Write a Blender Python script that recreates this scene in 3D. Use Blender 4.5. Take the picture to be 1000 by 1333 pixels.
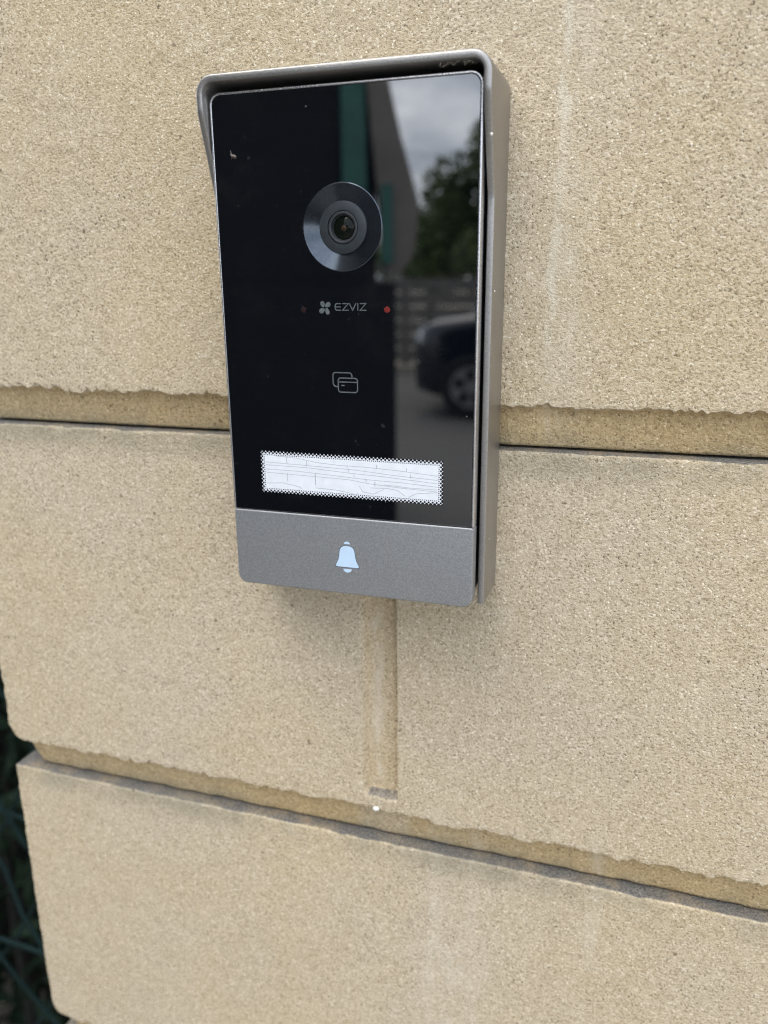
import bpy, bmesh, math, random
import numpy as np
from mathutils import Vector, Matrix

for o in list(bpy.data.objects):
    bpy.data.objects.remove(o, do_unlink=True)
scn = bpy.context.scene
COL = scn.collection
random.seed(7)
MM = 0.001
Z0 = 1.45            # height of the doorbell's centre above the ground
FRONT = -0.0233      # plane of the doorbell's front face; wall face is y = 0

# ------------------------------------------------------------------ camera
cam_d = bpy.data.cameras.new('camera')
cam = bpy.data.objects.new('camera', cam_d)
COL.objects.link(cam)
right = Vector((0.95067042, 0.31007166, -0.00901731))
down = Vector((0.07754373, -0.26569207, -0.96093428))
fwd = Vector((-0.30035431, 0.91283257, -0.2766297))
m = Matrix((right, -down, -fwd)).transposed().to_4x4()
m.translation = Vector((0.0809, FRONT - 0.2122, Z0 + 0.0212))
cam.matrix_world = m
cam_d.sensor_fit = 'VERTICAL'
cam_d.lens = 26.0
cam_d.sensor_height = 26.0 * 1333 / 1045.5
cam_d.clip_start = 0.01
cam_d.clip_end = 500
cam_d.dof.use_dof = True
cam_d.dof.focus_distance = 0.228
cam_d.dof.aperture_fstop = 9.5
scn.camera = cam

# ------------------------------------------------------------------ sky and sun
SUN_EL, SUN_AZ = math.radians(57), math.radians(-34)   # azimuth: 0 = straight out from the wall (-Y), negative = to the left
world = bpy.data.worlds.new('World')
scn.world = world
world.use_nodes = True
wn, wl = world.node_tree.nodes, world.node_tree.links
wn.clear()
wo = wn.new('ShaderNodeOutputWorld')
bg = wn.new('ShaderNodeBackground')
sky = wn.new('ShaderNodeTexSky')
sky.sky_type = 'NISHITA'
sky.sun_disc = False
sky.sun_elevation = SUN_EL
# sun sits on the -Y side of the wall
sdir = Vector((math.sin(SUN_AZ) * math.cos(SUN_EL), -math.cos(SUN_AZ) * math.cos(SUN_EL), math.sin(SUN_EL)))
sky.sun_rotation = math.atan2(sdir.x, sdir.y)
sky.air_density = 1.0
sky.dust_density = 2.0
tc = wn.new('ShaderNodeTexCoord')
mp = wn.new('ShaderNodeMapping')
mp.inputs['Scale'].default_value = (1.0, 1.0, 2.2)
nz = wn.new('ShaderNodeTexNoise')
nz.inputs['Scale'].default_value = 4.2
nz.inputs['Detail'].default_value = 6
nz.inputs['Roughness'].default_value = 0.58
rp = wn.new('ShaderNodeValToRGB')
rp.color_ramp.elements[0].position = 0.36
rp.color_ramp.elements[0].color = (2.4, 2.9, 3.8, 1)
rp.color_ramp.elements[1].position = 0.66
rp.color_ramp.elements[1].color = (11.6, 11.9, 12.6, 1)
mx = wn.new('ShaderNodeMixRGB')
mx.inputs['Fac'].default_value = 0.82
wl.new(tc.outputs['Generated'], mp.inputs['Vector'])
wl.new(mp.outputs['Vector'], nz.inputs['Vector'])
wl.new(nz.outputs['Fac'], rp.inputs['Fac'])
wl.new(sky.outputs['Color'], mx.inputs['Color1'])
wl.new(rp.outputs['Color'], mx.inputs['Color2'])
wl.new(mx.outputs['Color'], bg.inputs['Color'])
bg.inputs['Strength'].default_value = 0.14
wl.new(bg.outputs['Background'], wo.inputs['Surface'])

sun_d = bpy.data.lights.new('sun', 'SUN')
sun_d.energy = 1.35
sun_d.angle = math.radians(50)
sun_d.color = (1.0, 0.94, 0.84)
sun = bpy.data.objects.new('sun', sun_d)
COL.objects.link(sun)
sun.rotation_euler = (-sdir).to_track_quat('-Z', 'Y').to_euler()
sun.location = (0, -3, 6)

scn.view_settings.view_transform = 'Standard'
scn.view_settings.look = 'None'
scn.view_settings.gamma = 1
scn.view_settings.use_curve_mapping = False
scn.view_settings.exposure = 1.05
scn.cycles.use_denoising = True
scn.cycles.denoising_prefilter = 'NONE'
scn.cycles.filter_width = 1.15
scn.cycles.max_bounces = 5
scn.cycles.diffuse_bounces = 3
scn.cycles.glossy_bounces = 3
scn.cycles.adaptive_threshold = 0.016

# ------------------------------------------------------------------ helpers
def tag(o, label=None, cat=None, group=None, kind=None):
    if label: o['label'] = label
    if cat: o['category'] = cat
    if group: o['group'] = group
    if kind: o['kind'] = kind
    return o

def empty(name, loc, parent=None):
    o = bpy.data.objects.new(name, None)
    o.empty_display_size = 0.02
    COL.objects.link(o)
    o.location = loc
    if parent: o.parent = parent
    return o

def mesh_obj(name, verts, faces, mat, parent=None, smooth=True, loc=None):
    me = bpy.data.meshes.new(name)
    me.from_pydata([tuple(v) for v in verts], [], faces)
    me.validate()
    bm = bmesh.new(); bm.from_mesh(me)
    bmesh.ops.recalc_face_normals(bm, faces=bm.faces)
    bm.to_mesh(me); bm.free()
    if smooth:
        me.polygons.foreach_set('use_smooth', [True] * len(me.polygons))
    me.materials.append(mat)
    o = bpy.data.objects.new(name, me)
    COL.objects.link(o)
    if parent: o.parent = parent
    if loc is not None: o.location = loc
    return o

def sharpen(o, deg=35):
    me = o.data
    bm = bmesh.new(); bm.from_mesh(me)
    for e in bm.edges:
        if len(e.link_faces) == 2 and e.calc_face_angle(0) > math.radians(deg):
            e.smooth = False
    bm.to_mesh(me); bm.free()
    return o

class NT:
    def __init__(s, name):
        s.mat = bpy.data.materials.new(name)
        s.mat.use_nodes = True
        s.n, s.l = s.mat.node_tree.nodes, s.mat.node_tree.links
        s.b = s.n['Principled BSDF']
    def node(s, typ, **kw):
        nd = s.n.new(typ)
        for k, v in kw.items():
            if k in nd.inputs.keys(): s.set(nd.inputs[k], v)
            else: setattr(nd, k, v)
        return nd
    def set(s, sock, v):
        if isinstance(v, bpy.types.NodeSocket): s.l.new(v, sock)
        else: sock.default_value = v
    def inp(s, name, v): s.set(s.b.inputs[name], v)
    def math(s, op, a, b=None, c=None, clamp=False):
        nd = s.n.new('ShaderNodeMath'); nd.operation = op; nd.use_clamp = clamp
        s.set(nd.inputs[0], a)
        if b is not None: s.set(nd.inputs[1], b)
        if c is not None: s.set(nd.inputs[2], c)
        return nd.outputs[0]
    def mix(s, f, a, b, mode='MIX'):
        nd = s.n.new('ShaderNodeMixRGB'); nd.blend_type = mode
        s.set(nd.inputs['Fac'], f); s.set(nd.inputs['Color1'], a); s.set(nd.inputs['Color2'], b)
        return nd.outputs['Color']
    def ramp(s, f, *stops):
        nd = s.n.new('ShaderNodeValToRGB'); cr = nd.color_ramp
        while len(cr.elements) < len(stops): cr.elements.new(0.5)
        for e, (p, c) in zip(cr.elements, stops):
            e.position = p
            e.color = c if len(c) == 4 else (*c, 1)
        s.set(nd.inputs['Fac'], f)
        return nd.outputs['Color']
    def step(s, v, a, b):
        nd = s.n.new('ShaderNodeMapRange'); nd.interpolation_type = 'SMOOTHSTEP'; nd.clamp = True
        s.set(nd.inputs['Value'], v)
        nd.inputs['From Min'].default_value = a; nd.inputs['From Max'].default_value = b
        return nd.outputs['Result']
    def noise(s, vec, scale, detail=2, rough=0.5):
        nd = s.n.new('ShaderNodeTexNoise')
        if vec is not None: s.l.new(vec, nd.inputs['Vector'])
        nd.inputs['Scale'].default_value = scale
        nd.inputs['Detail'].default_value = detail
        nd.inputs['Roughness'].default_value = rough
        return nd.outputs['Fac']
    def objc(s):
        return s.n.new('ShaderNodeTexCoord').outputs['Object']
    def mapping(s, vec, scale=(1, 1, 1), loc=(0, 0, 0), rot=(0, 0, 0)):
        nd = s.n.new('ShaderNodeMapping')
        s.l.new(vec, nd.inputs['Vector'])
        nd.inputs['Scale'].default_value = scale
        nd.inputs['Location'].default_value = loc
        nd.inputs['Rotation'].default_value = rot
        return nd.outputs['Vector']
    def bump(s, h, strength, dist, normal=None):
        nd = s.n.new('ShaderNodeBump')
        s.set(nd.inputs['Height'], h)
        nd.inputs['Strength'].default_value = strength
        nd.inputs['Distance'].default_value = dist
        if normal is not None: s.l.new(normal, nd.inputs['Normal'])
        return nd.outputs['Normal']

def simple(name, col, rough=0.5, metal=0.0, noise_scale=40, vary=0.12, **extra):
    t = NT(name)
    f = t.noise(t.objc(), noise_scale, 3)
    dark = tuple(c * (1 - vary) for c in col); lite = tuple(min(1, c * (1 + vary)) for c in col)
    t.inp('Base Color', t.ramp(f, (0.3, dark), (0.7, lite)))
    t.inp('Roughness', rough); t.inp('Metallic', metal)
    for k, v in extra.items(): t.inp(k.replace('_', ' '), v)
    return t.mat

# ------------------------------------------------------------------ materials
def mat_block():
    t = NT('sand_cast_concrete')
    P = t.objc()                                   # blocks sit at the origin: metres in the place
    sep = t.node('ShaderNodeSeparateXYZ'); t.l.new(P, sep.inputs[0])
    X, Z = sep.outputs['X'], sep.outputs['Z']
    big = t.noise(P, 8, 4, 0.62)
    mid = t.noise(P, 62, 3, 0.65)
    base = t.mix(t.step(big, 0.36, 0.64), (0.565, 0.462, 0.310, 1), (0.572, 0.496, 0.400, 1))
    base = t.mix(t.math('MULTIPLY', t.step(mid, 0.45, 0.7), 0.4), base, (0.615, 0.545, 0.43, 1))
    # sand grains, each its own tone
    vor = t.node('ShaderNodeTexVoronoi', Scale=1500.0); t.l.new(P, vor.inputs['Vector'])
    vs = t.node('ShaderNodeSeparateColor'); t.l.new(vor.outputs['Color'], vs.inputs[0])
    g = vs.outputs[0]
    base = t.mix(0.55, base, t.ramp(g, (0.0, (0.26, 0.205, 0.13)), (0.16, (0.45, 0.37, 0.25)), (0.5, (0.57, 0.483, 0.352)), (0.9, (0.66, 0.58, 0.445)), (1.0, (0.86, 0.80, 0.68))))
    # fine specks: dark grains, and pit shade put into the colour; denser in places
    fine = t.noise(P, 1350, 2, 0.68)
    dens = t.math('MULTIPLY_ADD', t.step(big, 0.35, 0.6), 0.35, t.math('MULTIPLY', t.step(mid, 0.7, 0.35), 0.5))
    spk = t.step(fine, 0.40, 0.335)
    base = t.mix(t.math('MULTIPLY', spk, t.math('MULTIPLY_ADD', dens, 0.8, 0.3), clamp=True), base, (0.085, 0.064, 0.036, 1))
    # scattered larger pits, their shade darkened into the base colour
    v2 = t.node('ShaderNodeTexVoronoi', Scale=230.0); t.l.new(P, v2.inputs['Vector'])
    v2s = t.node('ShaderNodeSeparateColor'); t.l.new(v2.outputs['Color'], v2s.inputs[0])
    d2 = t.math('MULTIPLY_ADD', fine, 0.35, v2.outputs['Distance'])
    pit = t.math('MULTIPLY', t.step(d2, 0.33, 0.25), t.step(v2s.outputs[0], 0.88, 1.0))
    base = t.mix(t.math('MULTIPLY', pit, 0.7), base, (0.13, 0.10, 0.06, 1))
    # pale quartz grains, sparse
    base = t.mix(t.math('MULTIPLY', t.math('MULTIPLY', t.math('GREATER_THAN', vs.outputs[1], 0.982), t.step(vor.outputs['Distance'], 0.5, 0.3)), 0.9), base, (0.88, 0.83, 0.70, 1))
    # sheltered parts behind the face keep the raw yellow sand colour
    base = t.mix(t.math('MULTIPLY', t.math('MULTIPLY', t.step(sep.outputs['Y'], 0.0004, 0.0025), t.math('MULTIPLY_ADD', t.step(t.math('ABSOLUTE', t.math('SUBTRACT', X, 0.001)), 0.007, 0.012), 0.6, 0.4)), 0.95), base, t.mix(1.0, base, (0.98, 0.88, 0.68, 1), 'MULTIPLY'))
    # lime bloom: pale runs on the faces
    wob = t.math('MULTIPLY_ADD', mid, 0.006, -0.003)
    Xw = t.math('ADD', X, wob)
    pn = t.step(t.noise(t.mapping(P, (1, 1, 0.5)), 140, 3, 0.7), 0.36, 0.62)
    def run(x, w, z0, z1, amt):
        mx_ = t.step(t.math('ABSOLUTE', t.math('SUBTRACT', Xw, x)), w, 0.0)
        mz = t.math('MULTIPLY', t.step(Z, z0, z0 + 0.02), t.step(Z, z1, z1 - 0.02))
        return t.math('MULTIPLY', t.math('MULTIPLY', mx_, mz), amt)
    tot = None
    for r_ in (run(0.0542, 0.0026, Z0 - 0.03, Z0 + 0.2, 0.75), run(0.0575, 0.009, Z0 - 0.03, Z0 + 0.2, 0.28), run(-0.0135, 0.009, Z0 + 0.09, Z0 + 0.13, 0.9),
               run(0.0213, 0.006, Z0 - 0.25, Z0 - 0.15, 0.42), run(0.0355, 0.004, Z0 - 0.26, Z0 - 0.15, 0.3), run(0.077, 0.004, Z0 - 0.218, Z0 - 0.15, 0.42),
               run(0.028, 0.022, Z0 - 0.32, Z0 - 0.2, 0.35), run(-0.0005, 0.0035, Z0 - 0.168, Z0 - 0.02, 0.5)):
        tot = r_ if tot is None else t.math('MAXIMUM', tot, r_)
    tot = t.math('MULTIPLY', tot, pn)
    base = t.mix(tot, base, (0.70, 0.655, 0.56, 1))
    # damp grey-green stain under the ledges
    for zt in (Z0 - 0.0279, Z0 - 0.1758, Z0 - 0.3237):
        st = t.math('MULTIPLY', t.step(t.math('ABSOLUTE', t.math('SUBTRACT', Z, zt - 0.0015)), 0.011, 0.0), t.step(t.math('ADD', big, t.math('MULTIPLY', mid, 0.6)), 0.62, 0.95))
        base = t.mix(t.math('MULTIPLY', st, 0.6), base, (0.25, 0.235, 0.175, 1))
    # darker grey tone on upward ledges, back from their front edge
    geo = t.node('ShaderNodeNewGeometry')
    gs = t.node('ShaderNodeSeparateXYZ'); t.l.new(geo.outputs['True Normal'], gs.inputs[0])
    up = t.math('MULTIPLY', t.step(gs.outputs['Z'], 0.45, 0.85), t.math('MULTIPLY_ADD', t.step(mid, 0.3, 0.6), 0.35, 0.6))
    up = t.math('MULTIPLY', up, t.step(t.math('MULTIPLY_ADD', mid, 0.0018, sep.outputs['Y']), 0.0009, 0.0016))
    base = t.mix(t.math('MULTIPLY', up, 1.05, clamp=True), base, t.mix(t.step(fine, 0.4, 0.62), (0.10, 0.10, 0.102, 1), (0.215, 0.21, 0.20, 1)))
    oi = t.node('ShaderNodeObjectInfo')          # each block from its own batch
    base = t.mix(1.0, base, t.mix(oi.outputs['Random'], (0.985, 0.97, 0.915, 1), (1.0, 0.985, 0.945, 1)), 'MULTIPLY')
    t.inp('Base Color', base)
    t.inp('Roughness', 0.93)
    t.inp('Specular IOR Level', 0.25)
    t.inp('Normal', t.bump(t.math('SUBTRACT', fine, t.math('MULTIPLY', pit, 0.6)), 1.0, 0.0006))
    return t.mat

def mat_metal(name, col, rough=0.42, fleck=0.25, metal=0.85):
    t = NT(name)
    P = t.objc()
    f = t.noise(P, 2600, 1, 0.5)
    c2 = t.noise(P, 60, 3, 0.6)
    a = tuple(c * (1 - fleck) for c in col); b = tuple(min(1, c * (1 + fleck)) for c in col)
    bc = t.ramp(f, (0.34, a), (0.66, b))
    bc = t.mix(t.math('MULTIPLY', t.step(c2, 0.5, 0.75), 0.18), bc, (0.3, 0.27, 0.22, 1))
    t.inp('Base Color', bc)
    t.inp('Metallic', metal)
    t.inp('Roughness', t.math('MULTIPLY_ADD', c2, 0.18, rough - 0.09))
    t.inp('Normal', t.bump(f, 0.35, 0.00012))
    return t.mat

def mat_glass():
    t = NT('black_panel_glass')
    P = t.objc()
    v = t.node('ShaderNodeTexVoronoi', Scale=430.0); t.l.new(P, v.inputs['Vector'])
    vs = t.node('ShaderNodeSeparateColor'); t.l.new(v.outputs['Color'], vs.inputs[0])
    # dust: sparse specks of uneven size
    thr = t.math('MULTIPLY', t.math('POWER', vs.outputs[0], 5.5), 0.10)
    dust = t.math('LESS_THAN', v.outputs['Distance'], thr)
    film = t.math('MULTIPLY', t.step(t.noise(P, 55, 6, 0.7), 0.5, 0.8), 0.014)
    lint = t.math('MULTIPLY', t.step(t.noise(t.mapping(P, (1, 1, 1), (2, 0, 5), (0, 0.6, 0)), 420, 2, 0.4), 0.73, 0.8), 0.045)
    amt = t.math('ADD', t.math('MULTIPLY', dust, t.math('MULTIPLY_ADD', t.math('POWER', vs.outputs[1], 2.5), 0.38, 0.04)), t.math('ADD', film, lint), clamp=True)
    t.inp('Base Color', t.mix(amt, (0.0003, 0.0009, 0.0019, 1), (0.42, 0.44, 0.43, 1)))
    t.inp('IOR', 2.5)
    t.inp('Roughness', t.math('MULTIPLY_ADD', t.step(t.noise(P, 30, 4, 0.6), 0.45, 0.8), 0.03, 0.012))
    return t.mat

M = {}
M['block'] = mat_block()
M['hood'] = mat_metal('grey_anodised_hood', (0.355, 0.343, 0.325), 0.38, 0.10)
M['hood_in'] = M['hood']
M['frame'] = mat_metal('bright_frame_edge', (0.62, 0.62, 0.63), 0.28, 0.10, 0.95)
M['button'] = mat_metal('speckled_grey_button', (0.305, 0.315, 0.325), 0.44, 0.12, 0.55)
M['housing'] = simple('dark_grey_housing', (0.05, 0.05, 0.052), 0.5, 0.3, 300)
M['glass'] = mat_glass()
M['black'] = simple('black_print', (0.002, 0.003, 0.004), 0.15, 0, 300)
M['print'] = simple('grey_screen_print', (0.085, 0.102, 0.102), 0.5, 0, 900, 0.25)
M['white_label'] = simple('white_paper_label', (0.74, 0.78, 0.83), 0.35, 0, 500, 0.04)
M['crease'] = simple('grey_crease', (0.30, 0.32, 0.35), 0.6, 0, 400)
M['bell'] = simple('pale_blue_lens', (0.52, 0.68, 0.85), 0.3, 0, 200, 0.03)
M['bell_edge'] = simple('dark_blue_grey_seam', (0.10, 0.13, 0.17), 0.5, 0, 300)
M['white_bit'] = simple('white_filler', (0.82, 0.81, 0.78), 0.6, 0, 700, 0.1)

def mat_dish():
    t = NT('spun_dark_metal')
    P = t.objc()
    t.inp('Base Color', t.ramp(t.noise(P, 900, 2), (0.3, (0.085, 0.10, 0.12)), (0.7, (0.105, 0.12, 0.14))))
    t.inp('Metallic', 0.95); t.inp('Roughness', 0.2)
    t.inp('Anisotropic', 0.92); t.inp('Anisotropic Rotation', 0.25)
    tg = t.node('ShaderNodeTangent'); tg.direction_type = 'RADIAL'; tg.axis = 'Y'
    t.l.new(tg.outputs['Tangent'], t.b.inputs['Tangent'])
    return t.mat
M['dish'] = mat_dish()
M['dish_flat'] = simple('matte_dark_ring', (0.030, 0.036, 0.042), 0.35, 0.2, 400)
M['barrel'] = simple('black_lens_barrel', (0.008, 0.009, 0.010), 0.3, 0, 400)
M['barrel_lip'] = simple('grey_lens_lip', (0.045, 0.05, 0.055), 0.35, 0.4, 400)
M['lens'] = simple('coated_lens_glass', (0.005, 0.007, 0.005), 0.03, 0, 200, 0.1, IOR=1.25)
M['lens_core'] = simple('lens_core_amber', (0.035, 0.022, 0.014), 0.1, 0, 1500, 0.4)

def mat_led():
    t = NT('red_led')
    t.inp('Base Color', (0.12, 0.008, 0.006, 1)); t.inp('Roughness', 0.4)
    f = t.noise(t.objc(), 1500, 2)
    t.inp('Emission Color', t.ramp(f, (0.3, (0.35, 0.01, 0.008)), (0.7, (1.0, 0.05, 0.03))))
    t.inp('Emission Strength', 0.022)
    return t.mat
M['led'] = mat_led()
M['led_dim'] = simple('unlit_red_led', (0.012, 0.002, 0.002), 0.4, 0, 900, 0.3)

# ------------------------------------------------------------------ noise for the blocks' surfaces
def vnoise(x, z, scale, seed):
    x = x / scale + seed * 17.3; z = z / scale + seed * 5.7
    xi = np.floor(x).astype(np.int64); zi = np.floor(z).astype(np.int64)
    fx = x - xi; fz = z - zi
    fx = fx * fx * (3 - 2 * fx); fz = fz * fz * (3 - 2 * fz)
    def h(a, b):
        n = (a * 374761393 + b * 668265263 + seed * 1442695041) & 0x7fffffff
        n = ((n ^ (n >> 13)) * 1274126177) & 0x7fffffff
        return ((n ^ (n >> 16)) & 0xffff) / 65535.0
    return ((h(xi, zi) * (1 - fx) + h(xi + 1, zi) * fx) * (1 - fz) + (h(xi, zi + 1) * (1 - fx) + h(xi + 1, zi + 1) * fx) * fz) * 2 - 1

# ------------------------------------------------------------------ the wall: one long block per course
COURSE, CH_H, CH_D, GAP = 147.9, 12.7, 5.1, 0.9
XL, DEPTH = -163.1, 150.0
def build_block(top, seed, fine, groove=False, xr=620.0):
    """top: height of the block's top above the doorbell's centre, in mm."""
    bot = top - COURSE + GAP
    step = 0.8 if fine else 8.0
    if fine:
        xs = np.concatenate([np.arange(0, 345, 0.55), np.arange(345, xr - XL + 1, 6.0)]) + XL
    else:
        xs = np.arange(0, xr - XL + 1, step) + XL
    if groove:
        xs = np.array(sorted(set(np.round(xs, 3)) | {-5.8, -5.6, -5.1, -4.5, -3.9, -3.3, 5.4, 5.9, 7.50, 7.55, 7.6, 7.7}))
    rows = [('l', DEPTH, top), ('l', 30, top), ('l', 12, top)]
    rows += [('l', y, top) for y in (np.arange(9.6, 0.7, -step) if fine else (6, 2))]
    rows += [('l', 0.35, top - 0.05), ('f', 0.08, top - 0.35), ('f', 0, top - 0.8)]
    zar = bot + CH_H
    zz = np.arange(top - 0.8 - step, zar + step * 0.6, -step)
    if groove:
        zz = np.array(sorted(set(np.round(zz, 3)) | {-155.2, -155.8, -156.4, -157.0, -157.5, -158.0}, reverse=True))
    rows += [('f', 0, z) for z in zz]
    rows += [('a', 0, zar)]
    nch = 16 if fine else 3
    for k in range(1, nch + 1):
        f = k / nch
        rows += [('c', CH_D * (0.58 * min(1, f * 9) + 0.42 * f), zar + (bot - zar) * f)]
    rows += [('u', 14, bot), ('u', 40, bot), ('u', DEPTH, bot)]
    nr, nc = len(rows), len(xs)
    V = np.zeros((nr, nc, 3))
    rag = 0.65 * vnoise(xs, xs * 0, 3.0, seed + 1) + 0.4 * vnoise(xs, xs * 0, 8.0, seed + 2) + 0.6 * vnoise(xs, xs * 0, 1.4, seed + 3) + 0.45 * vnoise(xs, xs * 0, 42.0, seed + 4)
    rag -= 0.9 * np.clip(vnoise(xs, xs * 0, 10.0, seed + 5) - 0.5, 0, 1) * 4
    for i, (k, y, z) in enumerate(rows):
        # left end: rounded lower corner of the face
        dz = z - zar
        R = 6.8
        if k in 'fa' and dz < R: xl = XL + R - math.sqrt(max(0, R * R - (R - dz) ** 2))
        elif k in 'cu': xl = XL + R + min(3.0, (zar - z) * 0.25)
        else: xl = XL
        lift = np.clip((80 - (xs - XL)) / 80, 0, 1)
        X = xs + (xl - XL) * lift
        zz_ = np.full(nc, z, float); yy = np.full(nc, y, float)
        if k in 'fac':
            w = max(0.0, 1 - abs(dz) / 2.2) if k != 'c' else max(0.0, 1 - abs(dz) / CH_H)
            zz_ = zz_ + rag * w
            X = X + (0.35 * vnoise(zz_, zz_ * 0, 2.0, seed + 9) + 0.35 * vnoise(zz_, zz_ * 0, 7.0, seed + 8)) * np.clip(1 - (xs - XL) / 6, 0, 1)
        if k in 'lf' and y < 2 and z > top - 3:                # nicked upper arris
            nick = np.clip(vnoise(X, zz_ * 0, 5.0, seed + 6) + 0.6 * vnoise(X, zz_ * 0, 2.0, seed + 7) - 0.15, 0, 2)
            zz_ = zz_ - nick * 0.4 * max(0, 1 - (top - z) / 3)
            yy = yy + nick * 0.25 * max(0, 1 - (top - z) / 3)
        if y < 10:
            n = 0.07 * vnoise(X, zz_ + y, 1.6, seed + 11) + 0.06 * vnoise(X, zz_ + y, 4.5, seed + 12) + 0.25 * vnoise(X, zz_ + y, 45, seed + 13)
            if k == 'c': n = n * 1.2 + 0.35 * vnoise(X, zz_ * 0.4, 5.0, seed + 15)
            if k == 'l': zz_ = zz_ + n * 0.5
            elif fine: yy = yy + n
        if k in 'fa' and dz < 1.2:                       # worn lower arris
            yy = yy + (0.1 + 0.1 * vnoise(X, zz_, 3.0, seed + 21)) * ((1.2 - dz) / 1.2) ** 2
        if groove and k in 'lf':
            g = np.clip((xs + 5.6) / 2.2, 0, 1) ** 0.8 * np.clip((7.6 - xs) / 0.05, 0, 1) * 3.0
            g = g + np.clip((xs - 5.4) / 0.5, 0, 1) * np.clip((7.6 - xs) / 0.05, 0, 1) * 0.25
            g = g * np.clip((zz_ + 157.6 + 0.5 * vnoise(X, zz_ * 0, 2.5, seed + 33)) / 2.6, 0, 1)
            edge = (xs > -5.6) & (xs < 7.6)
            yy = np.where(edge, np.maximum(yy, yy * 0.5 + g + 0.12 * vnoise(X, zz_, 3, seed + 31)), yy)
        V[i, :, 0] = X; V[i, :, 1] = yy; V[i, :, 2] = zz_
    idx = np.arange(nr * nc).reshape(nr, nc)
    F = np.stack([idx[:-1, :-1], idx[1:, :-1], idx[1:, 1:], idx[:-1, 1:]], -1).reshape(-1, 4)
    L = V[:, 0, :].copy(); L[:, 1] = DEPTH
    Rr = V[:, -1, :].copy(); Rr[:, 1] = DEPTH
    n0 = nr * nc
    il = n0 + np.arange(nr); ir = n0 + nr + np.arange(nr)
    F2 = np.stack([idx[:-1, 0], il[:-1], il[1:], idx[1:, 0]], -1)
    F3 = np.stack([idx[:-1, -1], idx[1:, -1], ir[1:], ir[:-1]], -1)
    F4 = np.array([[il[0], ir[0], ir[-1], il[-1]]])
    allv = np.concatenate([V.reshape(-1, 3), L, Rr]) * MM
    allv[:, 2] += Z0
    allf = np.concatenate([F, F2, F3, F4])
    me = bpy.data.meshes.new('block')
    me.vertices.add(len(allv)); me.vertices.foreach_set('co', allv.astype(np.float32).ravel())
    me.loops.add(allf.size); me.loops.foreach_set('vertex_index', allf.astype(np.int32).ravel())
    me.polygons.add(len(allf))
    me.polygons.foreach_set('loop_start', np.arange(0, allf.size, 4, dtype=np.int32))
    me.polygons.foreach_set('use_smooth', np.ones(len(allf), bool))
    me.update(calc_edges=True); me.validate()
    # crisp lower arris
    ar = [i for i, r_ in enumerate(rows) if r_[0] == 'a'][0]
    ev = np.zeros(len(me.edges) * 2, np.int32); me.edges.foreach_get('vertices', ev)
    ev = ev.reshape(-1, 2) // nc
    at = me.attributes.new('sharp_edge', 'BOOLEAN', 'EDGE')
    at.data.foreach_set('value', ((ev[:, 0] == ar) & (ev[:, 1] == ar)))
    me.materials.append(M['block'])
    o = bpy.data.objects.new('block', me)
    COL.objects.link(o)
    return o

wall = empty('block_wall', (0.2, 0.07, 0))
tag(wall, 'buff sand-textured concrete block wall with ragged chamfered joints', 'wall')
wmat = Matrix.Translation((-0.2, -0.07, 0))
tops = [(120.0 + COURSE, 50, False), (120.0, 3, True), (-27.9, 11, True), (-175.8, 23, True), (-323.7, 31, True)]
z = -323.7 - COURSE
while z > -1450 + 5:
    tops.append((z, int(60 - z), False)); z -= COURSE
for tp, sd, fine in tops:
    b = build_block(tp, sd, fine, groove=(tp == -27.9))
    b.parent = wall
    b.matrix_parent_inverse = wmat
# footing under the lowest course
low = min(t_[0] for t_ in tops) - COURSE + Z0 / MM
ft = mesh_obj('footing', [(x, y, zz) for x in (-0.17, 0.63) for y in (-0.006, 0.16) for zz in (-0.02, low * MM)],
              [(0, 1, 3, 2), (4, 6, 7, 5), (0, 4, 5, 1), (2, 3, 7, 6), (0, 2, 6, 4), (1, 5, 7, 3)], M['block'], wall, False)
ft.matrix_parent_inverse = wmat

# white drop of filler below the groove
def lump(name, c, r, mat, seed, squash=(1, 1, 1), parent=None):
    bm = bmesh.new()
    bmesh.ops.create_icosphere(bm, subdivisions=2, radius=1)
    rnd = random.Random(seed)
    for v in bm.verts:
        v.co = Vector((v.co.x * squash[0], v.co.y * squash[1], v.co.z * squash[2])) * r * rnd.uniform(0.85, 1.15)
    me = bpy.data.meshes.new(name); bm.to_mesh(me); bm.free()
    me.polygons.foreach_set('use_smooth', [True] * len(me.polygons))
    me.materials.append(mat)
    o = bpy.data.objects.new(name, me); COL.objects.link(o)
    o.location = c
    if parent: o.parent = parent
    return o
tag(lump('filler_drop', (-0.0006, -0.0003, Z0 - 0.1618), 0.0011, M['white_bit'], 4, (1.1, 0.7, 0.85)),
    'tiny white drop of filler below the vertical groove', 'filler drop')

# ------------------------------------------------------------------ the doorbell
bell = empty('video_doorbell', (0, 0, Z0))
tag(bell, 'grey metal video doorbell with black glass front and rain hood', 'doorbell')
def P3(x, y, zz): return (x * MM, FRONT + y * MM, zz * MM)      # mm on the doorbell; y grows towards the wall

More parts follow.
